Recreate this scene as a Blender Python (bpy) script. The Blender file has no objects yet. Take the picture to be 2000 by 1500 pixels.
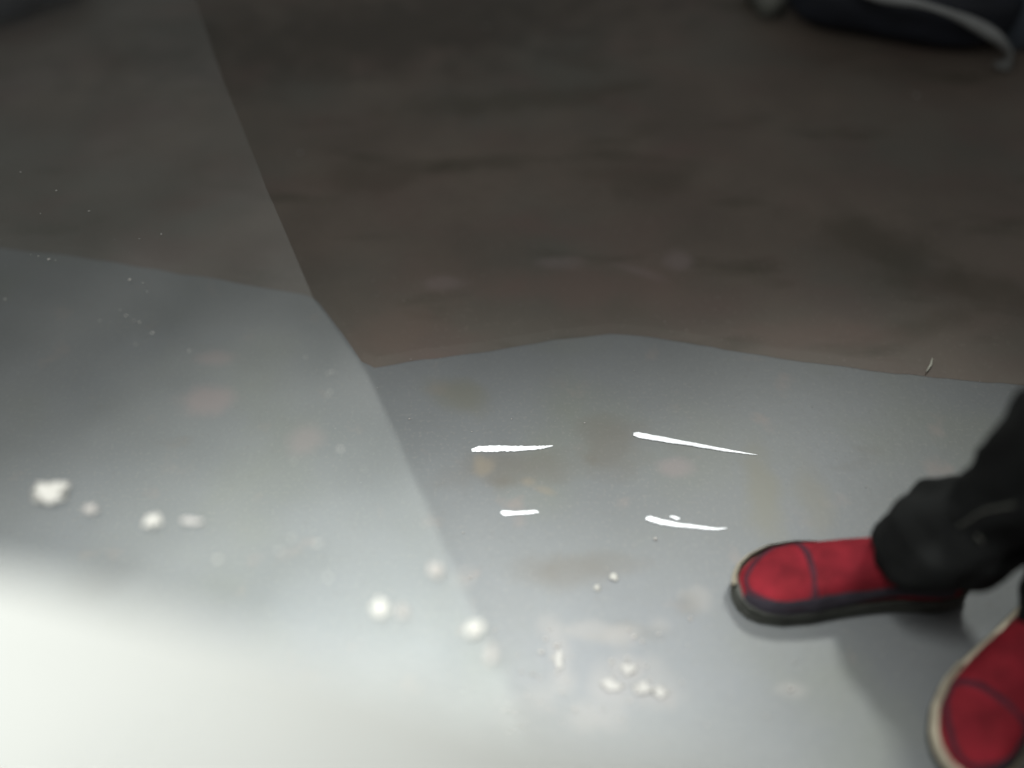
import bpy, bmesh, math, random
from mathutils import Vector, Matrix, noise
from mathutils.bvhtree import BVHTree
R = math.radians
random.seed(11)
sc = bpy.context.scene
C = sc.collection

# ------------------------------------------------------------------ camera, world, lamps, exposure
CAM = Vector((0, 0, 1.0)); PITCH = R(50); FPX = 1732.0
cd = bpy.data.cameras.new('camera'); cam = bpy.data.objects.new('camera', cd); C.objects.link(cam)
cam.location = CAM; cam.rotation_euler = (R(90) - PITCH, 0, 0)
cd.sensor_width = 36; cd.lens = 36 * FPX / 2000
cd.clip_start = 0.02; cd.clip_end = 100
cd.dof.use_dof = True; cd.dof.focus_distance = 1.25; cd.dof.aperture_fstop = 0.62
sc.camera = cam
w = bpy.data.worlds.new('World'); sc.world = w; w.use_nodes = True
w.node_tree.nodes['Background'].inputs[0].default_value = (0.97, 0.98, 0.95, 1)
w.node_tree.nodes['Background'].inputs[1].default_value = 0.18
def spot(name, loc, aim, power, angle, blend, size, col):
    l = bpy.data.lights.new(name, 'SPOT'); o = bpy.data.objects.new(name, l); C.objects.link(o)
    l.energy = power; l.spot_size = R(angle); l.spot_blend = blend; l.shadow_soft_size = size; l.color = col
    o.location = loc; o.rotation_euler = (Vector(aim) - Vector(loc)).to_track_quat('-Z', 'Y').to_euler()
def area(name, loc, aim, power, size, col):
    l = bpy.data.lights.new(name, 'AREA'); o = bpy.data.objects.new(name, l); C.objects.link(o)
    l.energy = power; l.size = size; l.color = col
    o.location = loc; o.rotation_euler = (Vector(aim) - Vector(loc)).to_track_quat('-Z', 'Y').to_euler()
spot('pool_lamp', (-0.29, 0.42, 1.60), (-0.20, 0.15, 0), 345, 54, 1.0, 0.3, (0.98, 1.0, 0.96))
area('ceiling_lamp', (-0.35, 0.36, 1.45), (0.05, 0.8, 0), 10.5, 0.5, (0.98, 0.98, 0.95))
spot('far_lamp', (0.80, 1.60, 1.75), (0.40, 0.24, 0), 115, 42, 1.0, 0.12, (0.97, 1.0, 0.94))
sc.view_settings.view_transform = 'Standard'; sc.view_settings.look = 'None'
sc.view_settings.exposure = 0; sc.view_settings.gamma = 1; sc.view_settings.use_curve_mapping = False
sc.cycles.max_bounces = 8; sc.cycles.transparent_max_bounces = 16
sc.cycles.use_denoising = True

# ------------------------------------------------------------------ helpers
def at(px, py, z=0.0):
    """world point at height z on the sight line of a picture position (2000 x 1500)"""
    x = (px - 1000) / FPX; y = -(py - 750) / FPX
    d = Vector((x, math.cos(PITCH) + y * math.sin(PITCH), -math.sin(PITCH) + y * math.cos(PITCH)))
    return CAM + d * ((z - CAM.z) / d.z)
def tag(o, label=None, cat=None, group=None, kind=None):
    for k, v in (('label', label), ('category', cat), ('group', group), ('kind', kind)):
        if v: o[k] = v
    return o
def empty(name, loc, rz=0):
    o = bpy.data.objects.new(name, None); C.objects.link(o); o.location = loc; o.rotation_euler.z = rz
    o.empty_display_size = 0.05
    return o
def obj(name, bm, mt, parent=None, smooth=True):
    me = bpy.data.meshes.new(name)
    bmesh.ops.recalc_face_normals(bm, faces=bm.faces); bm.to_mesh(me); bm.free()
    if smooth:
        for p in me.polygons: p.use_smooth = True
    me.materials.append(mt)
    o = bpy.data.objects.new(name, me); C.objects.link(o)
    if parent: o.parent = parent
    return o
def mat(name, col, rough=0.6, var=0.0, scale=8, bump=0.0, bscale=200, col2=None, spec=0.5, detail=6, sharp=(0.35, 0.65)):
    m = bpy.data.materials.new(name); m.use_nodes = True
    nt = m.node_tree; b = nt.nodes['Principled BSDF']
    b.inputs['Roughness'].default_value = rough; b.inputs['Specular IOR Level'].default_value = spec
    b.inputs['Base Color'].default_value = (*col, 1)
    tc = nt.nodes.new('ShaderNodeTexCoord')
    if col2 or var:
        n = nt.nodes.new('ShaderNodeTexNoise'); n.inputs['Scale'].default_value = scale; n.inputs['Detail'].default_value = detail
        nt.links.new(tc.outputs['Object'], n.inputs['Vector'])
        r = nt.nodes.new('ShaderNodeValToRGB'); r.color_ramp.elements[0].position = sharp[0]; r.color_ramp.elements[1].position = sharp[1]
        c2 = col2 or tuple(c * (1 + var) for c in col); c1 = col if col2 else tuple(c * (1 - var) for c in col)
        r.color_ramp.elements[0].color = (*c1, 1); r.color_ramp.elements[1].color = (*c2, 1)
        nt.links.new(n.outputs['Fac'], r.inputs['Fac']); nt.links.new(r.outputs['Color'], b.inputs['Base Color'])
    if bump:
        n2 = nt.nodes.new('ShaderNodeTexNoise'); n2.inputs['Scale'].default_value = bscale; n2.inputs['Detail'].default_value = 4
        nt.links.new(tc.outputs['Object'], n2.inputs['Vector'])
        bp = nt.nodes.new('ShaderNodeBump'); bp.inputs['Strength'].default_value = bump; bp.inputs['Distance'].default_value = 0.002
        nt.links.new(n2.outputs['Fac'], bp.inputs['Height']); nt.links.new(bp.outputs['Normal'], b.inputs['Normal'])
    return m
def layered(m, layers):
    """add stains: (colour, noise scale, threshold lo, hi, strength, stretch) mixed over the base colour"""
    nt = m.node_tree; b = nt.nodes['Principled BSDF']; tc = nt.nodes.new('ShaderNodeTexCoord')
    for col, scale, lo, hi, st, stretch in layers:
        mp = nt.nodes.new('ShaderNodeMapping'); mp.inputs['Scale'].default_value = stretch
        mp.inputs['Location'].default_value = (scale * 1.7, scale * 0.31, 0)
        nt.links.new(tc.outputs['Object'], mp.inputs['Vector'])
        n = nt.nodes.new('ShaderNodeTexNoise'); n.inputs['Scale'].default_value = scale; n.inputs['Detail'].default_value = 5
        nt.links.new(mp.outputs['Vector'], n.inputs['Vector'])
        mr = nt.nodes.new('ShaderNodeMapRange'); mr.inputs['From Min'].default_value = lo; mr.inputs['From Max'].default_value = hi
        mr.inputs['To Max'].default_value = st; nt.links.new(n.outputs['Fac'], mr.inputs['Value'])
        mx = nt.nodes.new('ShaderNodeMix'); mx.data_type = 'RGBA'; mx.inputs[7].default_value = (*col, 1)
        old = b.inputs['Base Color'].links
        if old: nt.links.new(old[0].from_socket, mx.inputs[6])
        else: mx.inputs[6].default_value = b.inputs['Base Color'].default_value
        nt.links.new(mr.outputs['Result'], mx.inputs[0]); nt.links.new(mx.outputs[2], b.inputs['Base Color'])
    return m

def loft(rings, cap=True):
    bm = bmesh.new(); vs = [[bm.verts.new(p) for p in r] for r in rings]; n = len(rings[0])
    for a, b in zip(vs, vs[1:]):
        for i in range(n): bm.faces.new((a[i], a[(i + 1) % n], b[(i + 1) % n], b[i]))
    if cap: bm.faces.new(vs[0]); bm.faces.new(vs[-1])
    return bm
def tube_rings(pts, radii, n=10):
    pts = [Vector(p) for p in pts]; rings = []
    for i, p in enumerate(pts):
        t = (pts[min(i + 1, len(pts) - 1)] - pts[max(i - 1, 0)]).normalized()
        u = t.cross(Vector((0.13, 0.21, 0.97))).normalized(); v = t.cross(u)
        rings.append([p + (u * math.cos(2 * math.pi * k / n) + v * math.sin(2 * math.pi * k / n)) * radii[i] for k in range(n)])
    return rings
def slab(outline, z0, z1, tilt=None, bevel=0.0):
    bm = bmesh.new()
    lo = [bm.verts.new((p[0], p[1], z0)) for p in outline]; hi = [bm.verts.new((p[0], p[1], z1)) for p in outline]
    n = len(outline); bm.faces.new(lo[::-1]); bm.faces.new(hi)
    for i in range(n): bm.faces.new((lo[i], lo[(i + 1) % n], hi[(i + 1) % n], hi[i]))
    if bevel: bmesh.ops.bevel(bm, geom=bm.edges[:], offset=bevel, segments=3, affect='EDGES')
    return bm
def box(cx, cy, cz, sx, sy, sz, bevel=0.0, seg=3):
    bm = bmesh.new(); bmesh.ops.create_cube(bm, size=1)
    for v in bm.verts: v.co = Vector((cx + v.co.x * sx, cy + v.co.y * sy, cz + v.co.z * sz))
    if bevel: bmesh.ops.bevel(bm, geom=bm.edges[:], offset=bevel, segments=seg, affect='EDGES')
    return bm
def lump(bm, c, size, flat=0.6, sub=2, seed=0, rough=0.35):
    """one irregular crumb added to a bmesh"""
    r = bmesh.ops.create_icosphere(bm, subdivisions=sub, radius=1)
    for v in r['verts']:
        d = v.co.normalized(); k = 1 + rough * noise.noise(d * 1.6 + Vector((seed * 7.3, seed * 1.9, 0)))
        v.co = Vector(c) + Vector((d.x * size[0], d.y * size[1], d.z * flat * min(size))) * k

# ------------------------------------------------------------------ materials
M = {}
M['floor'] = layered(mat('grey_floor', (0.114, 0.122, 0.127), 0.5, 0.10, 3.0, 0.15, 60, detail=8),
    [((0.115, 0.125, 0.100), 4.2, 0.52, 0.72, 0.5, (1, 1, 1)), ((0.125, 0.135, 0.155), 3.1, 0.52, 0.75, 0.6, (1, 1, 1)),
     ((0.175, 0.172, 0.165), 190, 0.54, 0.68, 0.3, (1, 1, 1)), ((0.10, 0.10, 0.096), 140, 0.56, 0.70, 0.3, (1, 1, 1)), ((0.17, 0.145, 0.135), 14, 0.62, 0.75, 0.6, (1, 1, 1)), ((0.085, 0.078, 0.066), 9, 0.64, 0.80, 0.6, (0.7, 1.3, 1))])
M['brown'] = layered(mat('brown_floor', (0.096, 0.079, 0.065), 0.6, 0.14, 5.0, 0.2, 80, detail=8),
    [((0.074, 0.076, 0.066), 2.6, 0.45, 0.7, 0.7, (1, 1, 1)), ((0.100, 0.070, 0.061), 6, 0.50, 0.75, 0.7, (0.8, 1.2, 1)),
     ((0.036, 0.032, 0.020), 6.5, 0.57, 0.76, 0.8, (0.55, 1.6, 1)), ((0.15, 0.13, 0.11), 150, 0.60, 0.74, 0.45, (1, 1, 1)), ((0.09, 0.072, 0.066), 28, 0.68, 0.80, 0.5, (1, 1, 1))])
M['white'] = mat('pale_laminate', (0.138, 0.141, 0.136), 0.5, 0.10, 5, 0.05, 80)
M['foam'] = mat('white_crumb', (0.33, 0.325, 0.305), 0.7, 0.04, 60, 0.4, 300)
M['pale'] = mat('dull_crumb', (0.30, 0.29, 0.28), 0.8, 0.1, 90, 0.4, 300)
M['flake'] = mat('dull_flake', (0.225, 0.215, 0.205), 0.7, 0.1, 60, 0.4, 300)
M['dull'] = mat('flake', (0.29, 0.285, 0.275), 0.8, 0.1, 90, 0.3, 300)
M['pink'] = mat('pink_crumb', (0.20, 0.165, 0.158), 0.8, 0.1, 90, 0.3, 300)
M['streak'] = mat('reflection_streak', (0.86, 0.88, 0.92), 0.25, 0.10, 150, 0.25, 250, spec=0.6)
M['red'] = layered(mat('red_canvas', (0.155, 0.009, 0.016), 0.8, 0.30, 30, 0.6, 700, spec=0.15),
    [((0.20, 0.013, 0.020), 18, 0.50, 0.75, 0.7, (1, 1, 1)), ((0.10, 0.005, 0.010), 17, 0.50, 0.72, 0.65, (1, 1, 1))])
M['seam'] = mat('dark_seam', (0.050, 0.010, 0.018), 0.8, 0.2, 50, 0.3, 500, spec=0.2)
M['band'] = mat('dark_band', (0.026, 0.022, 0.030), 0.7, 0.3, 30, 0.3, 400, spec=0.25)
M['cream'] = mat('cream_rubber', (0.36, 0.32, 0.245), 0.6, 0.12, 40, 0.2, 300, spec=0.3)
M['outsole'] = mat('dark_rubber', (0.040, 0.042, 0.036), 0.6, 0.3, 30, 0.3, 300, spec=0.3)
M['trouser'] = mat('black_cloth', (0.007, 0.0075, 0.0075), 0.9, 0.45, 14, 0.5, 700, spec=0.12)
M['jacket'] = mat('dark_jacket', (0.02, 0.022, 0.03), 0.8, 0.2, 9, 0.4, 400, spec=0.2)
M['skin'] = mat('skin', (0.36, 0.21, 0.15), 0.55, 0.08, 20)
M['hair'] = mat('hair', (0.015, 0.012, 0.01), 0.6, 0.2, 60)
M['bag'] = mat('black_fabric', (0.010, 0.012, 0.018), 0.6, 0.3, 10, 0.3, 300, spec=0.3)
M['strap'] = mat('grey_strap', (0.22, 0.23, 0.23), 0.5, 0.12, 20, 0.2, 300)
M['bluegrey'] = mat('blue_grey_plastic', (0.095, 0.115, 0.145), 0.5, 0.12, 8, 0.1, 200)
M['card'] = mat('grey_card', (0.12, 0.125, 0.11), 0.7, 0.12, 12, 0.1, 200)
M['fibre'] = mat('pale_fibre', (0.42, 0.42, 0.36), 0.6, 0.1, 90)
M['metal'] = mat('steel', (0.45, 0.46, 0.47), 0.35, 0.05, 20)

# dusty glass: a clear pane with a thin film of dust that scatters light, and a polished surface
def glass_mat():
    m = bpy.data.materials.new('dusty_glass'); m.use_nodes = True; nt = m.node_tree; nt.nodes.clear()
    out = nt.nodes.new('ShaderNodeOutputMaterial'); tr = nt.nodes.new('ShaderNodeBsdfTransparent'); tr.inputs[0].default_value = (0.975, 0.985, 0.98, 1)
    df = nt.nodes.new('ShaderNodeBsdfDiffuse'); df.inputs[0].default_value = (0.80, 0.80, 0.80, 1)
    gl = nt.nodes.new('ShaderNodeBsdfGlossy'); gl.inputs['Roughness'].default_value = 0.05
    fr = nt.nodes.new('ShaderNodeFresnel'); fr.inputs[0].default_value = 1.09
    tc = nt.nodes.new('ShaderNodeTexCoord'); n = nt.nodes.new('ShaderNodeTexNoise'); n.inputs['Scale'].default_value = 5.5; n.inputs['Detail'].default_value = 7
    nt.links.new(tc.outputs['Object'], n.inputs['Vector'])
    mr = nt.nodes.new('ShaderNodeMapRange'); mr.inputs['From Min'].default_value = 0.30; mr.inputs['From Max'].default_value = 0.75
    mr.inputs['To Min'].default_value = 0.0145; mr.inputs['To Max'].default_value = 0.034; nt.links.new(n.outputs['Fac'], mr.inputs['Value'])
    a = nt.nodes.new('ShaderNodeMixShader'); b = nt.nodes.new('ShaderNodeMixShader')
    nt.links.new(mr.outputs['Result'], a.inputs[0]); nt.links.new(tr.outputs[0], a.inputs[1]); nt.links.new(df.outputs[0], a.inputs[2])
    geo = nt.nodes.new('ShaderNodeNewGeometry'); mu = nt.nodes.new('ShaderNodeMath'); mu.operation = 'MULTIPLY'
    sb = nt.nodes.new('ShaderNodeMath'); sb.operation = 'SUBTRACT'; sb.inputs[0].default_value = 1.0; nt.links.new(geo.outputs['Backfacing'], sb.inputs[1])
    nt.links.new(fr.outputs[0], mu.inputs[0]); nt.links.new(sb.outputs[0], mu.inputs[1]); nt.links.new(mu.outputs[0], b.inputs[0]); nt.links.new(a.outputs[0], b.inputs[1]); nt.links.new(gl.outputs[0], b.inputs[2])
    nt.links.new(b.outputs[0], out.inputs['Surface'])
    return m
M['glass'] = glass_mat()

def stain_shade(m, spots):  # soft stains, and one patch of painted shade, mixed into the base colour
    nt = m.node_tree; b = nt.nodes['Principled BSDF']; tc = nt.nodes.new('ShaderNodeTexCoord')
    ns = nt.nodes.new('ShaderNodeTexNoise'); ns.inputs['Scale'].default_value = 14; ns.inputs['Detail'].default_value = 5
    nt.links.new(tc.outputs['Object'], ns.inputs['Vector'])
    for px, py, rx, ry, rot, col, st in spots:
        c = at(px, py); d = nt.nodes.new('ShaderNodeMapping'); d.vector_type = 'TEXTURE'
        d.inputs['Location'].default_value = (c.x, c.y, 0); d.inputs['Rotation'].default_value = (0, 0, R(rot)); d.inputs['Scale'].default_value = (rx, ry, 1)
        nt.links.new(tc.outputs['Object'], d.inputs['Vector'])
        ln = nt.nodes.new('ShaderNodeVectorMath'); ln.operation = 'LENGTH'; nt.links.new(d.outputs[0], ln.inputs[0])
        ad = nt.nodes.new('ShaderNodeMath'); ad.operation = 'MULTIPLY_ADD'; ad.inputs[1].default_value = 1.6; nt.links.new(ns.outputs['Fac'], ad.inputs[0]); nt.links.new(ln.outputs['Value'], ad.inputs[2])
        mr = nt.nodes.new('ShaderNodeMapRange'); mr.interpolation_type = 'SMOOTHSTEP'; mr.inputs['From Min'].default_value = 2.0; mr.inputs['From Max'].default_value = 1.0
        mr.inputs['To Min'].default_value = 0; mr.inputs['To Max'].default_value = st; nt.links.new(ad.outputs[0], mr.inputs['Value'])
        mx = nt.nodes.new('ShaderNodeMix'); mx.data_type = 'RGBA'; mx.inputs[7].default_value = (*col, 1)
        nt.links.new(b.inputs['Base Color'].links[0].from_socket, mx.inputs[6]); nt.links.new(mr.outputs['Result'], mx.inputs[0]); nt.links.new(mx.outputs[2], b.inputs['Base Color'])
oc = (0.165, 0.142, 0.108); pl = (0.20, 0.190, 0.182); br = (0.085, 0.074, 0.060); dk = (0.034, 0.029, 0.016); pk = (0.19, 0.155, 0.155)
stain_shade(M['floor'], [(1000, 915, .11, .04, 5, br, .5), (1195, 868, .06, .06, 0, br, .5), (944, 916, .016, .022, -30, oc, .55), (934, 900, .010, .014, 0, oc, .4), (1030, 941, .014, .011, 0, oc, .55), (1062, 957, .018, .008, -20, oc, .45), (985, 940, .04, .014, 0, br, .5), (890, 770, .06, .035, -30, (0.105, 0.105, 0.085), .7), (1490, 960, .03, .10, 0, (0.12, 0.118, 0.095), .8),
    (400, 785, .05, .035, 0, pk, .8), (415, 700, .05, .02, 0, pk, .6), (600, 860, .03, .03, 0, pk, .5), (1590, 970, .03, .07, 0, (0.12, 0.116, 0.095), .6), (1320, 915, .03, .02, 0, pk, .5),
    (1365, 1168, .020, .022, 0, pl, .42), (1165, 1234, .045, .014, -3, pl, .42), (1222, 1240, .024, .018, 0, pl, .42), (1290, 1222, .018, .014, 0, pl, .3), (1092, 1275, .018, .04, 0, pl, .42), (1100, 1328, .025, .022, 0, pl, .42),
    (1190, 1340, .036, .030, 0, pl, .42), (1228, 1303, .022, .020, 0, pl, .42), (1275, 1350, .04, .028, -10, pl, .42), (1146, 1395, .024, .022, 0, pl, .42), (1070, 1222, .02, .02, 0, pl, .3), (1200, 1405, .02, .02, 0, pl, .25), (910, 1130, .02, .02, 0, pl, .25), (1275, 1300, .02, .02, 0, pl, .25), (1060, 1365, .02, .02, 0, pl, .25), (1330, 1160, .01, .01, 0, pl, .25),
    (1000, 1400, .03, .03, 0, pl, .25), (1545, 1345, .03, .012, 0, pl, .42), (1100, 1120, .05, .03, 0, br, .4), (1040, 1105, .04, .03, 0, br, .3), (1200, 1100, .06, .02, 0, br, .3), (1340, 1180, .02, .02, 0, br, .3)])
stain_shade(M['brown'], [(1720, 480, .16, .07, -30, dk, .42), (1880, 560, .16, .05, -10, dk, .42), (1800, 640, .10, .03, 20, dk, .35), (1250, 350, .14, .07, -10, dk, .32), (720, 350, .12, .06, 0, dk, .32),
    (760, 60, .75, .22, 14, (0.036, 0.031, 0.024), .7), (1020, 200, .3, .06, 8, dk, .4), (1150, 560, .2, .06, 0, (0.12, 0.082, 0.07), .5), (780, 640, .12, .06, 10, (0.115, 0.082, 0.066), .5), (1620, 660, .15, .05, 0, (0.12, 0.08, 0.066), .5), (870, 555, .04, .02, 0, pk, .3), (1085, 515, .05, .02, 0, pk, .3), (1328, 510, .03, .03, 0, pk, .4), (1240, 530, .05, .014, -25, pk, .25)])  # first wide dark entry is a cast shadow painted into the floor colour

# ------------------------------------------------------------------ the setting: two floors
bm = bmesh.new(); vs = [bm.verts.new(p) for p in ((-6, -6, 0), (6, -6, 0), (6, 9, 0), (-6, 9, 0))]; bm.faces.new(vs)
tag(obj('floor', bm, M['floor'], smooth=False), 'smooth grey floor lit brightest towards the white ledge', kind='structure')
edge = [(-700, 395), (-300, 442), (0, 484), (150, 502), (330, 530), (480, 556), (600, 576), (622, 590), (668, 650), (706, 706), (732, 718),
        (800, 708), (930, 690), (1080, 664), (1190, 653), (1260, 657), (1390, 678), (1540, 703), (1700, 724), (1850, 740), (2010, 754), (2300, 772), (2900, 800)]
fine = []
for (x0, y0), (x1, y1) in zip(edge, edge[1:]):
    n = max(2, int((x1 - x0) / 25))
    for k in range(n):
        t = k / n; x = x0 + (x1 - x0) * t; y = y0 + (y1 - y0) * t
        fine.append(at(x, y + 4 * noise.noise(Vector((x * 0.013, 3.1, 0))) + 2 * noise.noise(Vector((x * 0.05, 9.1, 0)))))
fine.append(at(*edge[-1]))
bm = bmesh.new(); rows = []
for p in [Vector((-6, fine[0].y, 0))] + fine + [Vector((6, fine[-1].y, 0))]:
    rows.append([bm.verts.new((p.x, p.y, 0.0004)), bm.verts.new((p.x, p.y + 0.02, 0.0026)), bm.verts.new((p.x * 1.0, 9, 0.0026))])
for a, b in zip(rows, rows[1:]):
    for k in range(2):
        try: bm.faces.new((a[k], a[k + 1], b[k + 1], b[k]))
        except ValueError: pass
tag(obj('brown_floor', bm, M['brown'], smooth=False), 'dull dark brown stained floor with dark smears and painted shade beyond the grey floor', kind='structure')

# ------------------------------------------------------------------ the dusty glass table on the left
ZG = 0.20
pe = [(250, -330), (330, -150), (382, 0), (430, 140), (520, 365), (612, 580), (668, 655), (718, 728), (770, 842), (822, 958), (868, 1068), (906, 1150), (946, 1235), (990, 1330), (1040, 1450), (1105, 1600), (1180, 1780)]
po = []
for (x0, y0), (x1, y1) in zip(pe, pe[1:]):
    for k in range(6):
        t = k / 6; p = at(x0 + (x1 - x0) * t, y0 + (y1 - y0) * t, ZG)
        po.append((p.x + 0.0012 * noise.noise(p * 40), p.y))
ol = [(-2.0, po[0][1])] + po + [(-2.0, po[-1][1])]
gt = tag(empty('glass_table', (-1.0, 1.0, 0)), 'clear glass tabletop with dusty film whose slanting edge crosses the grey and brown floors', 'glass table')
bm = slab(ol, ZG - 0.008, ZG); bmesh.ops.triangulate(bm, faces=[f for f in bm.faces if len(f.verts) > 4])
o = obj('glass_top', bm, M['glass'], gt, smooth=False); o.location = -gt.location
for lx, ly in ((-1.9, 2.55), (-0.95, 2.6), (-1.9, -0.02), (-0.25, -0.02)):
    o = obj('leg', loft(tube_rings([(lx, ly, 0), (lx, ly, ZG - 0.0085)], [0.02, 0.02], 16)), M['metal'], gt); o.location = -gt.location

# ------------------------------------------------------------------ the white ledge in the near foreground
ZL = 0.66
le = [(-160, 1079), (0, 1120), (300, 1198), (600, 1282), (900, 1372), (1100, 1425), (1300, 1474), (1600, 1560), (1900, 1680)]
lp = [at(x, y, ZL) for x, y in le]
ol = [(p.x, p.y) for p in lp] + [(0.5, -0.5), (-1.4, -0.5)]
wl = tag(empty('white_ledge', (-0.4, 0.0, 0)), 'blank pale ledge, almost white, out of focus along the lower left', 'ledge')
o = obj('ledge_top', slab(ol, ZL - 0.025, ZL, bevel=0.006), M['white'], wl); o.location = -wl.location
o = obj('pedestal', box(-0.5, -0.32, (ZL - 0.026) / 2, 1.1, 0.3, ZL - 0.026, 0.004), M['white'], wl, smooth=False); o.location = -wl.location

# ------------------------------------------------------------------ shoes
def hw(u):      # half width along the shoe, u 0 heel .. 1 toe
    pts = [(0, 0.0), (0.02, 0.016), (0.07, 0.027), (0.18, 0.033), (0.35, 0.034), (0.55, 0.041), (0.70, 0.046), (0.82, 0.0445), (0.91, 0.036), (0.96, 0.026), (0.99, 0.013), (1, 0.0)]
    for (a, b), (c, d) in zip(pts, pts[1:]):
        if u <= c: return b + (d - b) * (u - a) / (c - a)
    return 0
def hh(u):      # height of the upper
    pts = [(0, 0.072), (0.1, 0.082), (0.3, 0.090), (0.42, 0.086), (0.55, 0.070), (0.68, 0.056), (0.80, 0.047), (0.90, 0.040), (0.96, 0.031), (1, 0.02)]
    for (a, b), (c, d) in zip(pts, pts[1:]):
        if u <= c: return b + (d - b) * (u - a) / (c - a)
    return 0.02
L = 0.285; Z0 = 0.024
def side(u): return -0.010 * math.sin(math.pi * min(1, max(0, (u - 0.15) / 0.85)))   # inward curve of the last
def skin_pt(u, th, g=0.0, inset=0.003):
    """point of the upper at u along it, th from 0 (one side) over the top to pi"""
    w_ = max(hw(u) - inset, 0.0005) + g; h = hh(u) - Z0 + g; c, s = math.cos(th), math.sin(th)
    e = 0.72
    return Vector(((u - 0.5) * L, side(u) + w_ * math.copysign(abs(c) ** e, c), Z0 + h * abs(s) ** e))
def strip(u_th, wid, thick):
    """ribbon lying on the upper through (u, theta) positions"""
    bm = bmesh.new(); rows = []
    for i, (u, t) in enumerate(u_th):
        a = u_th[max(i - 1, 0)]; b = u_th[min(i + 1, len(u_th) - 1)]
        p = skin_pt(u, t); d = (skin_pt(*b) - skin_pt(*a)).normalized()
        nrm = (skin_pt(u, t, 0.004) - p).normalized(); s = d.cross(nrm).normalized()
        rows.append([bm.verts.new(p + s * wid * k + nrm * (thick if k in (-.35, .35) else -thick * 0.4)) for k in (-.5, -.35, .35, .5)])
    for a, b in zip(rows, rows[1:]):
        for k in range(3): bm.faces.new((a[k], a[k + 1], b[k + 1], b[k]))
    return bm
def ring_band(z0, z1, g, u0=0.0, u1=1.0, sides=(1, -1), top=False):
    """a wall that follows the outline of the sole between two heights"""
    N = 46
    us = [u0 + (u1 - u0) * (0.5 - 0.5 * math.cos(math.pi * k / N)) for k in range(N + 1)]
    line = []
    if 1 in sides: line += [(u, 1) for u in us]
    if -1 in sides: line += [(u, -1) for u in (us[::-1] if 1 in sides else us)]
    bm = bmesh.new(); rows = []
    for u, s in line:
        x = (u - 0.5) * L * (1 + 2 * g / L); y = side(u) + s * (hw(u) + g)
        m = (z0 + z1) / 2
        rows.append([bm.verts.new((x * (1 + k * .01), side(u) + s * max(hw(u) + g + k * 0.0015, 0), z)) for z, k in ((z0, -1), (z0 + .2 * (z1 - z0), .4), (m, 1), (z1 - .2 * (z1 - z0), .4), (z1, -1.2))])
    closed = len(sides) == 2 and u0 == 0 and u1 == 1
    for a, b in zip(rows, rows[1:] + (rows[:1] if closed else [])):
        for k in range(4): bm.faces.new((a[k], a[k + 1], b[k + 1], b[k]))
    if top and closed:
        bm.faces.new([r[-1] for r in rows]); bm.faces.new([r[0] for r in rows][::-1])
    bmesh.ops.remove_doubles(bm, verts=bm.verts, dist=0.0002)
    return bm
def shoe(person, loc, yaw, mirror, cream_sides, band_sides, pitch=0.0):
    holder = empty('shoe', loc, yaw); holder.parent = person; holder.location = Vector(loc) - person.location
    holder.scale = (1, mirror, 1); holder.rotation_euler = (0, pitch, yaw)
    rings = []
    for k in range(53):
        u = 0.004 + 0.992 * (0.5 - 0.5 * math.cos(math.pi * k / 52)); r = []
        for j in range(25):
            p = skin_pt(u, math.pi * j / 24)
            p += Vector((0, 0, 1)) * 0.0016 * noise.noise(p * 45) * (1 if 3 < j < 21 else 0); r.append(p)
        r += [Vector((r[0].x, r[-1].y + (r[0].y - r[-1].y) * t, Z0 - 0.004)) for t in (0.02, 0.25, 0.5, 0.75, 0.98)]
        rings.append(r)
    obj('upper', loft(rings), M['red'], holder)
    obj('outsole', ring_band(0.0, 0.0125, 0.0015, top=True), M['outsole'], holder)
    obj('midsole', ring_band(0.0127, 0.0255, 0.0005, top=True), M['cream'] if len(cream_sides) == 2 else M['outsole'], holder)
    if len(cream_sides) == 1:
        obj('toe_rim', ring_band(0.0125, 0.034, 0.0030, 0.60, 1.0, cream_sides), M['cream'], holder)
    else:
        obj('toe_rim', ring_band(0.0125, 0.034, 0.0030, 0.60, 1.0, (1, -1)), M['cream'], holder)
    obj('side_band', strip([(0.12 + 0.86 * k / 40, 0.30 if band_sides > 0 else math.pi - 0.30) for k in range(41)], 0.023, 0.0012), M['band'], holder)
    # seams: a dark one across the toes and one that runs round the toe box
    obj('seam', strip([(0.735 - 0.045 * math.sin(math.pi * k / 30), 0.10 + (math.pi - 0.2) * k / 30) for k in range(31)], 0.0105, 0.0010), M['seam'], holder)
    arc = [(0.74 + 0.215 * math.sin(math.pi * k / 40) ** 0.55, 0.30 + (math.pi - 0.60) * k / 40) for k in range(41)]
    obj('seam', strip(arc, 0.007, 0.0012), M['seam'], holder)
    return holder

def toe_loc(px_toe, yaw, lift=0.0):
    t = at(*px_toe, 0.0); return Vector((t.x - math.cos(yaw) * L / 2, t.y - math.sin(yaw) * L / 2, lift))
tA, hA = at(1434, 1168), at(1800, 1150); yawA = math.atan2(tA.y - hA.y, tA.x - hA.x)
tB, hB = at(1866, 1500), at(2070, 1170); yawB = math.atan2(tB.y - hB.y, tB.x - hB.x)
locA = toe_loc((1430, 1168), yawA); locB = toe_loc((1856, 1525), yawB)
mid = (locA + locB) / 2
person = tag(empty('person', (mid.x, mid.y, 0)), 'person in black trousers and red canvas shoes with dark seams standing on the grey floor', 'person')
shoe(person, locA, yawA, 1, (-1,), 1)
shoe(person, locB, yawB, 1, (1, -1), 1)

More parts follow.
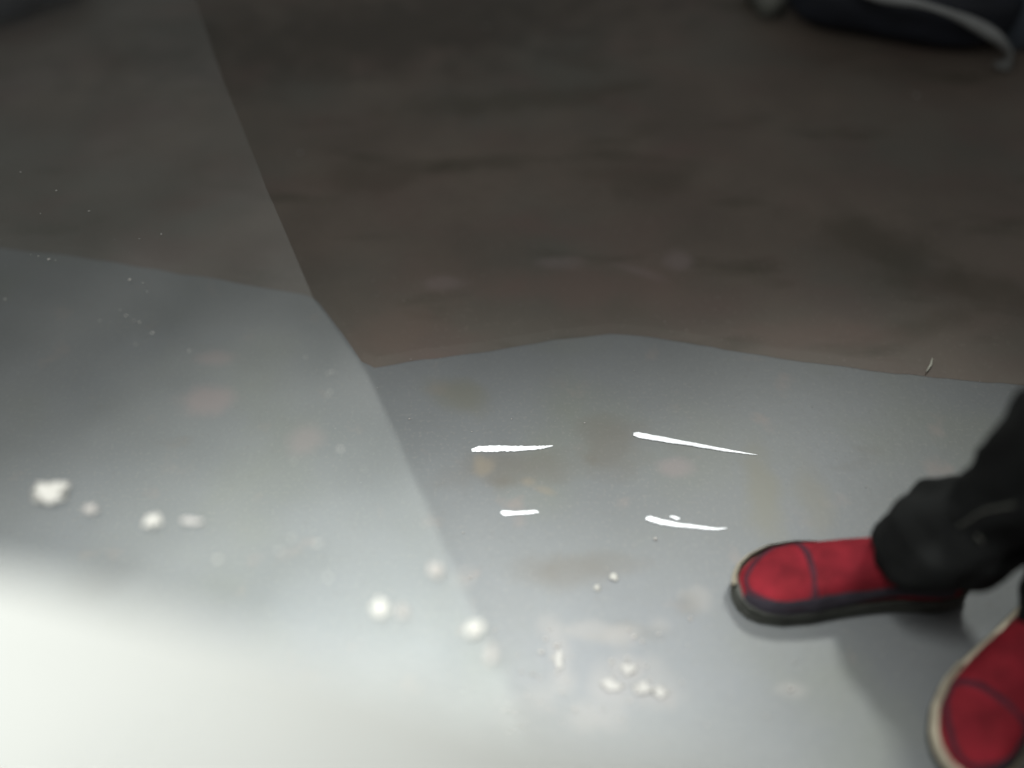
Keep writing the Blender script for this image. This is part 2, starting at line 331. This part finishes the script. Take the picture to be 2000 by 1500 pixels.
# ------------------------------------------------------------------ trousers: two baggy legs bunched on the shoes, joined at the hips
def leg_rings(foot, yaw, ank, knee, hip, seed, n=64):
    f = Vector((math.cos(yaw), math.sin(yaw), 0)); s = Vector((-f.y, f.x, 0))
    prof = [(0.00, 0.054, 0.064), (0.012, 0.060, 0.074), (0.03, 0.062, 0.076), (0.05, 0.060, 0.072), (0.066, 0.052, 0.060), (0.08, 0.046, 0.050), (0.10, 0.048, 0.050),
            (0.15, 0.058, 0.060), (0.22, 0.068, 0.068), (0.34, 0.078, 0.078), (0.46, 0.082, 0.082), (0.58, 0.092, 0.092), (0.72, 0.10, 0.10), (0.84, 0.11, 0.11)]
    fwd = [0.010, 0.014, 0.018, 0.018, 0.010, 0.004, 0.003, 0, 0, 0, 0, 0, 0, 0]
    rings = []; cyc = []
    for i in range(len(prof) * 4 - 3):
        a = i // 4; t = i % 4 / 4; b = min(a + 1, len(prof) - 1); t = t * t * (3 - 2 * t)
        z = prof[a][0] + (prof[b][0] - prof[a][0]) * (i % 4 / 4)
        cyc.append((z, prof[a][1] + (prof[b][1] - prof[a][1]) * t, prof[a][2] + (prof[b][2] - prof[a][2]) * t, fwd[a] + (fwd[b] - fwd[a]) * t))
    for z, rl, rf, fw in cyc:
        zz = ank.z + z
        if zz < knee.z: t = (zz - ank.z) / (knee.z - ank.z); c = ank.lerp(knee, t)
        else: t = min(1, (zz - knee.z) / (hip.z - knee.z)); c = knee.lerp(hip, t)
        c = c + f * fw; r = []
        for k in range(n):
            th = 2 * math.pi * k / n; d = f * math.cos(th) * rf + s * math.sin(th) * rl
            q = Vector((math.cos(th) * 1.3, math.sin(th) * 1.3, zz * 9 + 0.5 * math.cos(th) + seed))
            rid = 1 - abs(noise.noise(Vector((math.cos(th) * .9, math.sin(th) * .9, zz * 26 + 1.2 * math.cos(th + seed))))) * 2.4
            fold = 0.012 * noise.noise(q) + 0.008 * noise.noise(q * 2.3) + 0.008 * max(rid, -.4) * (1 if zz < .34 else .4)
            p = c + d * (1 + fold / 0.08); p.z = zz - (0.024 * math.cos(th) if z < 0.05 else 0) - 0.010 * noise.noise(Vector((math.cos(th), math.sin(th), seed)))
            r.append(p)
        rings.append(r)
    # turned in hem
    rings.insert(0, [p.lerp(ank, 0.12) + Vector((0, 0, 0.02)) for p in rings[0]])
    return rings
fA = Vector((math.cos(yawA), math.sin(yawA), 0)); fB = Vector((math.cos(yawB), math.sin(yawB), 0))
ankA = locA - fA * 0.094 + Vector((0, 0, 0.102)); ankB = locB - fB * 0.112 + Vector((0, 0, 0.08))
kneeA = ankA + Vector((0.10, 0.0, 0.40)); kneeB = ankB + Vector((0.10, 0.03, 0.40))
ctr = (ankA + ankB) / 2 + Vector((0.20, 0.02, 0)); ctr.z = 0.90
hipA = Vector((ctr.x, ctr.y + 0.09, 0.86)); hipB = Vector((ctr.x, ctr.y - 0.09, 0.86))
bm = bmesh.new()
def add(bm, rings, cap=(True, True)):
    vs = [[bm.verts.new(p) for p in r] for r in rings]; n = len(rings[0])
    for a, b in zip(vs, vs[1:]):
        for i in range(n): bm.faces.new((a[i], a[(i + 1) % n], b[(i + 1) % n], b[i]))
    if cap[0]: bm.faces.new(vs[0])
    if cap[1]: bm.faces.new(vs[-1])
add(bm, leg_rings(locA, yawA, ankA, kneeA, hipA, 2.0), (False, True)); add(bm, leg_rings(locB, yawB, ankB, kneeB, hipB, 7.0), (False, True))
hips = []
for z, rx, ry in ((0.74, 0.09, 0.17), (0.80, 0.125, 0.19), (0.90, 0.13, 0.195), (1.0, 0.12, 0.175), (1.04, 0.115, 0.165)):
    hips.append([Vector((ctr.x + rx * math.cos(2 * math.pi * k / 48), ctr.y + ry * math.sin(2 * math.pi * k / 48), z)) for k in range(48)])
add(bm, hips)
tr = obj('trousers', bm, M['trouser'], person); tr.location = -person.location
tree = None

# the body: one continuous surface grown on a skeleton
J = {'pelvis': (ctr, .11), 'waist': (ctr + Vector((0, 0, .15)), .105), 'chest': (ctr + Vector((0, 0, .36)), .125), 'neck': (ctr + Vector((-.01, 0, .55)), .052),
     'head': (ctr + Vector((-.03, 0, .66)), .085), 'crown': (ctr + Vector((-.03, 0, .75)), .07)}
for s_, kn, an, hp, fl, ff in ((1, kneeA, ankA, hipA, locA, fA), (-1, kneeB, ankB, hipB, locB, fB)):
    J[f'hip{s_}'] = (hp, .075); J[f'knee{s_}'] = (kn, .052); J[f'ank{s_}'] = (an - ff * .02 + Vector((0, 0, -.02)), .024); J[f'ball{s_}'] = (fl + ff * .02 + Vector((0, 0, .036)), .010)
    J[f'sh{s_}'] = (ctr + Vector((0, .17 * s_, .46)), .055); J[f'el{s_}'] = (ctr + Vector((.05, .23 * s_, .19)), .038); J[f'wr{s_}'] = (ctr + Vector((-.03, .24 * s_, -.05)), .027); J[f'ha{s_}'] = (ctr + Vector((-.05, .24 * s_, -.13)), .028)
    for q in range(4):
        J[f'f{q}{s_}'] = (ctr + Vector((-.085 + .02 * q, .24 * s_, -.17)), .009); J[f'g{q}{s_}'] = (ctr + Vector((-.08 + .02 * q, .225 * s_, -.21)), .008)
    J[f't{s_}'] = (ctr + Vector((-.09, .225 * s_, -.11)), .010)
E = [('pelvis', 'waist'), ('waist', 'chest'), ('chest', 'neck'), ('neck', 'head'), ('head', 'crown')]
for s_ in (1, -1):
    E += [('pelvis', f'hip{s_}'), (f'hip{s_}', f'knee{s_}'), (f'knee{s_}', f'ank{s_}'), (f'ank{s_}', f'ball{s_}'), ('chest', f'sh{s_}'), (f'sh{s_}', f'el{s_}'), (f'el{s_}', f'wr{s_}'), (f'wr{s_}', f'ha{s_}'), (f'ha{s_}', f't{s_}')]
    for q in range(4): E += [(f'ha{s_}', f'f{q}{s_}'), (f'f{q}{s_}', f'g{q}{s_}')]
names = list(J); me = bpy.data.meshes.new('body')
me.from_pydata([tuple(J[k][0] - person.location) for k in names], [(names.index(a), names.index(b)) for a, b in E], [])
bo = bpy.data.objects.new('body', me); C.objects.link(bo); bo.parent = person; me.materials.append(M['skin'])
md = bo.modifiers.new('skin', 'SKIN'); md.use_smooth_shade = True
for i, k in enumerate(names): me.skin_vertices[0].data[i].radius = (J[k][1], J[k][1]); me.skin_vertices[0].data[i].use_root = (k == 'pelvis')
bo.modifiers.new('sub', 'SUBSURF').render_levels = 2
jk = []
for z, rx, ry in ((0.98, .135, .185), (1.1, .13, .175), (1.25, .14, .19), (1.36, .13, .19), (1.42, .09, .15), (1.46, .06, .07)):
    jk.append([Vector((ctr.x + rx * math.cos(2 * math.pi * k / 48), ctr.y + ry * math.sin(2 * math.pi * k / 48), z)) for k in range(48)])
o = obj('jacket', loft(jk), M['jacket'], person); o.location = -person.location
bm = bmesh.new(); lump(bm, ctr + Vector((-.01, 0, .74)), (.09, .085), 1.0, 3, 1, 0.1)
o = obj('hair', bm, M['hair'], person); o.location = -person.location

# ------------------------------------------------------------------ things at the far edge of the brown floor
def ground(px, py): p = at(px, py); p.z = 0.005; return p
g0, g1 = ground(1530, 70), ground(1945, 135)
dv = (g1 - g0); yaw = math.atan2(dv.y, dv.x); ln = dv.length
bag = tag(empty('bag', (g0 + g1) / 2, yaw), 'black bag with a curved grey strap lying on the brown floor', 'bag')
rings = []
for k in range(41):
    u = k / 40; x = (u - 0.5) * (ln + 0.06); e = (1 - abs(2 * u - 1) ** 5) ** 0.5; r = []
    for j in range(40):
        th = 2 * math.pi * j / 40; c, s = math.cos(th), math.sin(th)
        y = 0.16 + 0.17 * e * math.copysign(abs(c) ** 0.6, c); z = 0.075 + 0.075 * max(e, .25) * math.copysign(abs(s) ** 0.6, s)
        r.append(Vector((x, y + 0.012 * noise.noise(Vector((x * 8, th, 1))), max(0.0, z + 0.012 * noise.noise(Vector((x * 9, y * 9, 3))) * (s > -.5)))))
    rings.append(r)
obj('bag_body', loft(rings), M['bag'], bag)
pp = [at(1640, -40, .16), at(1720, -8, .16), at(1790, 6, .155), at(1850, 24, .145), at(1905, 48, .12), at(1950, 76, .09), at(1972, 104, .05), at(1966, 128, .018)]
wm = Matrix.Translation((g0 + g1) / 2) @ Matrix.Rotation(yaw, 4, 'Z'); inv = wm.inverted()
pts = []
for i in range(len(pp) - 1):
    p0, p1, p2, p3 = (pp[max(i - 1, 0)], pp[i], pp[i + 1], pp[min(i + 2, len(pp) - 1)])
    for k in range(6):
        t = k / 6; pts.append(0.5 * ((2 * p1) + (p2 - p0) * t + (2 * p0 - 5 * p1 + 4 * p2 - p3) * t * t + (-p0 + 3 * p1 - 3 * p2 + p3) * t ** 3))
obj('strap', loft(tube_rings([inv @ p for p in pts], [0.009 + 0.003 * math.sin(i * .3) for i in range(len(pts))], 12)), M['strap'], bag)
bm = box(0, 0, 0, .034, .022, .012, .004); o = obj('strap_glint', bm, M['white'], bag); o.location = inv @ at(1958, 128, .014); o.rotation_euler.z = -.4  # small pale block modelled as the glint at the strap end
p = ground(2022, 112)
bm = box(0, .14, .14, .14, .28, .28, .02); o = obj('storage_box', bm, M['bluegrey'], smooth=True); o.location = p
tag(o, 'blue grey plastic box on the brown floor beside the black bag', 'box')
p = ground(1508, 42)
bm = box(0, .06, .03, .055, .12, .06, .006); o = obj('carton', bm, M['card']); o.location = p; o.rotation_euler.z = .2
tag(o, 'small dull grey carton at the end of the black bag', 'carton')
p = ground(-30, 55); bm = bmesh.new(); lump(bm, (0, .12, .07), (.20, .16), .55, 3, 5, .3)
for v in bm.verts: v.co.z = max(v.co.z, 0)
o = obj('cloth_bundle', bm, M['bag']); o.location = p
tag(o, 'dark navy cloth bundle on the brown floor seen past the glass', 'bundle')

# ------------------------------------------------------------------ four lamp reflections modelled as raised white streaks on the grey floor
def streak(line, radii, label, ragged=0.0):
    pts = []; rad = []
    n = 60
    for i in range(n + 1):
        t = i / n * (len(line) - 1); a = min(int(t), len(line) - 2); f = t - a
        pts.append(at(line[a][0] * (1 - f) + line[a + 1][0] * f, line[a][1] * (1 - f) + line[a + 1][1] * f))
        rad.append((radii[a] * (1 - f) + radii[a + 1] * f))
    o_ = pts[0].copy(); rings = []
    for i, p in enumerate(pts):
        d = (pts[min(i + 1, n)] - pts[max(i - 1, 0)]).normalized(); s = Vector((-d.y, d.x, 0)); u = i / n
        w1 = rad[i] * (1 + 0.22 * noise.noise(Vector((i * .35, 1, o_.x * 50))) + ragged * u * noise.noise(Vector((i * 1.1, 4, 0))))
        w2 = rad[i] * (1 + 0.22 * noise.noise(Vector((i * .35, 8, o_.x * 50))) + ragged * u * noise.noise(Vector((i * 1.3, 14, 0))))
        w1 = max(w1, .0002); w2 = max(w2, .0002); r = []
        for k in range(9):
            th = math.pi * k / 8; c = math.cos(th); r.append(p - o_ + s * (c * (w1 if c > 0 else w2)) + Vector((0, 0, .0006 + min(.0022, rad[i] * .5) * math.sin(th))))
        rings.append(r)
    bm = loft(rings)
    o = obj('reflection_streak', bm, M['streak']); o.location = o_
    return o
K = 0.00073   # metres per picture pixel at that distance
G = 'modelled lamp reflections on the grey floor'
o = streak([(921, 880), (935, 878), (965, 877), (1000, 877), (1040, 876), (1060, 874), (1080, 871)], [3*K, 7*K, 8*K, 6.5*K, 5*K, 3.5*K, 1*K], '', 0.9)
tag(o, 'blunt white reflection modelled as a streak with a ragged tail just above a faint ochre stain', 'streak', G)
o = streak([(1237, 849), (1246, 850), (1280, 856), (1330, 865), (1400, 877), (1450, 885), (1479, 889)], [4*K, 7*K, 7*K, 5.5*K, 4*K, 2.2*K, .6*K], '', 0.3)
tag(o, 'longest white reflection, modelled as a straight streak tapering to a thin point', 'streak', G)
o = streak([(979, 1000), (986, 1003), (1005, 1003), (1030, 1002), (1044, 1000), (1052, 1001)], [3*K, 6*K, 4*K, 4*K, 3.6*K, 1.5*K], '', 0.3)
tag(o, 'shortest white reflection, modelled as a streak of even width below the ochre stain', 'streak', G)
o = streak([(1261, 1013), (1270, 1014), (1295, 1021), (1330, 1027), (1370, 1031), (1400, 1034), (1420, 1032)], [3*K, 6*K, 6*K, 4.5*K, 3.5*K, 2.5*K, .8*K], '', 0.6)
tag(o, 'white reflection modelled as a curved streak with a small reflection dot above it', 'streak', G)
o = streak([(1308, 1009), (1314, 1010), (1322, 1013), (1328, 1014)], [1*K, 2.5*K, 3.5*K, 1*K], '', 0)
o.name = 'reflection_dot'; tag(o, 'tiny white drop of modelled reflection beside the curved streak', 'dot')

# ------------------------------------------------------------------ crumbs: single white flakes on the glass and on the floor
def crumb(px, py, rx, ry, label, mt='foam', z=ZG, name='crumb', group=None, flat=.5):
    p = at(px, py, z); dep = (p - CAM).length; k = dep / FPX * (0.88 if z > .1 else 1)
    bm = bmesh.new(); lump(bm, (0, 0, flat * min(rx, ry) * k * .8), (rx * k, ry * k * 1.25), flat, 3, px, .85)
    o = obj(name, bm, M[mt]); o.location = p; o.rotation_euler.z = random.uniform(-.3, .1)
    return tag(o, label, 'crumb', group or ('white crumbs on the glass' if z else 'pale crumbs on the grey floor'))
o = crumb(98, 966, 32, 17, 'largest white crumb on the dusty glass, a bean shaped flake')
crumb(178, 996, 13, 9, 'dull crumb between the bean shaped flake and a round one on the glass', 'flake')
crumb(302, 1020, 15, 13, 'round white crumb on the glass, third from the bean shaped flake')
crumb(375, 1019, 20, 5, 'thin faint crumb on the glass just past the round one', 'pale')
crumb(853, 1116, 17, 12, 'dull white crumb close to the glass edge, farthest of three there', 'flake')
crumb(744, 1190, 15, 15, 'rounder and brighter of two white crumbs lying side by side on the glass')
crumb(788, 1195, 12, 11, 'duller of two crumbs lying side by side on the glass', 'flake')
crumb(928, 1231, 18, 13, 'brightest white crumb right at the slanting glass edge')
crumb(960, 1280, 9, 17, 'upright oval crumb on the glass edge nearest the white ledge', 'flake')
crumb(1200, 1128, 6, 6, 'farther of two tiny pale crumbs in front of the red shoe toe', 'foam', 0)
crumb(1166, 1149, 5, 5, 'nearer of two tiny pale crumbs in front of the red shoe toe', 'foam', 0)
crumb(1255, 1344, 15, 9, 'larger of two touching pale flakes on the floor near the ledge', 'dull', 0, flat=.25)
crumb(1192, 1338, 18, 9, 'broad flake at the glass side of the two touching pale flakes', 'dull', 0, flat=.2)
crumb(1228, 1306, 13, 8, 'flake standing just behind the two touching pale flakes', 'dull', 0, flat=.2)
crumb(1092, 1290, 8, 14, 'narrow upright pale flake nearest the end of the glass edge', 'dull', 0, flat=.2)
crumb(1288, 1352, 11, 8, 'smaller of two touching pale flakes on the floor near the ledge', 'dull', 0, flat=.25)

# uncountable dust: fine specks on the glass and grit on both floors
def specks(name, label, pts, mt, flat=.5):
    bm = bmesh.new(); o0 = Vector(pts[0][0])
    for i, (p, s) in enumerate(pts):
        lump(bm, (p[0] - o0.x, p[1] - o0.y, p[2] - o0.z), (s * random.uniform(.7, 1.6), s * random.uniform(.6, 1.2)), flat, 1, i, .5)
    o = obj(name, bm, mt); o.location = o0; return tag(o, label, 'dust', kind='stuff')
pts = []
def edge_x(y):
    for (x0, y0), (x1, y1) in zip(pe, pe[1:]):
        if y0 <= y <= y1: return x0 + (x1 - x0) * (y - y0) / (y1 - y0)
    return 400
for x, y, s in [(60, 497, .9), (75, 500, 1.1), (95, 506, 2.2), (108, 508, 1.2), (253, 546, 2.0), (279, 552, 1.4), (288, 569, 1.0), (40, 336, 1.4), (110, 372, 1.6), (79, 417, 1.3), (174, 412, 1.8), (315, 457, 1.8),
                (272, 466, .9), (235, 605, 1.1), (246, 616, 1.2), (262, 625, 1.1), (272, 629, 1.4), (297, 650, 1.7), (264, 672, 1.1), (195, 626, 1.1), (370, 685, 1.3), (10, 584, 1.2), (648, 726, 1.4), (640, 730, 1), (597, 697, 1), (645, 765, 1.2), (640, 772, 1.2), (574, 900, 1.4), (711, 915, 1.4), (665, 877, 4.5), (425, 1092, 5), (570, 1050, 5), (545, 1075, 5), (620, 1062, 4), (640, 1128, 5)]:
    pts.append((at(x, y, ZG + .001), min(s, 2.6) * .00095))
for i in range(240):
    y = random.uniform(-100, 1250); x = random.uniform(-150, edge_x(y) - 5)
    pts.append((at(x, y, ZG + .0004), random.choice((.3, .3, .4, .5, .7)) * .0006 * (1 + max(0, y - 700) / 500)))
specks('glass_dust', 'fine pale dust specks on the glass tabletop', pts, M['foam'])
pts = []
for x, y, s in [(800, 818, 1.3), (737, 757, 1.2), (999, 818, 1.3), (586, 298, 2.4), (949, 52, 4), (1052, 38, 3), (1790, 186, 4), (1142, 826, 1.2), (918, 1128, 3), (905, 1040, 2), (860, 700, 1), (1280, 1052, 3), (1545, 1345, 3)]:
    pts.append((at(x, y, .006 if y < 640 else .001), s * .0010))
for i in range(160):
    x = random.uniform(650, 2000); y = random.uniform(60, 1480); pts.append((at(x, y, .0055 if y < 740 else .0006), random.choice((.3, .4, .4, .6, .9)) * .0011))
for i in range(60):
    x = random.gauss(1150, 130); y = random.gauss(1320, 60); pts.append((at(x, y, .0008), random.uniform(.6, 2.2) * .0014))
specks('floor_grit', 'fine pale grit scattered over the grey and brown floors', pts, M['pale'], .25)

# ------------------------------------------------------------------ lint on the trousers, a straw on the brown floor
bpy.context.view_layer.update()
dg = bpy.context.evaluated_depsgraph_get()
tb = bmesh.new(); tb.from_mesh(tr.data); tree = BVHTree.FromBMesh(tb); tb.free()
def on_trousers(px, py):
    d = (at(px, py, 0) - CAM).normalized(); h = tree.ray_cast(CAM, d)
    return (h[0] - d * 0.0012) if h[0] else None
def lint(line, rad, name, label):
    pts = []
    for (x0, y0), (x1, y1) in zip(line, line[1:]):
        for k in range(8):
            p = on_trousers(x0 + (x1 - x0) * k / 8, y0 + (y1 - y0) * k / 8)
            if p: pts.append(p)
    if len(pts) > 3:
        o_ = pts[0].copy(); o = obj(name, loft(tube_rings([p - o_ for p in pts], [rad] * len(pts), 6)), M['fibre']); o.location = o_; tag(o, label, 'lint')
lint([(1870, 1028), (1890, 1018), (1910, 1003), (1930, 995), (1955, 990), (1985, 985)], .00022, 'thread', 'thin curved pale thread clinging to the black trouser leg')
lint([(1908, 1046), (1913, 1051), (1919, 1059)], .0004, 'lint', 'short pale lint fleck below the thread on the black trousers')
a, b = at(1821, 700, .007), at(1810, 725, .007)
o = obj('straw', loft(tube_rings([Vector(), (b - a) * .5 + Vector((.002, 0, 0)), b - a], [.0009, .0016, .0009], 8)), M['fibre']); o.location = a
tag(o, 'short pale straw on the brown floor near its edge with the grey floor', 'straw')
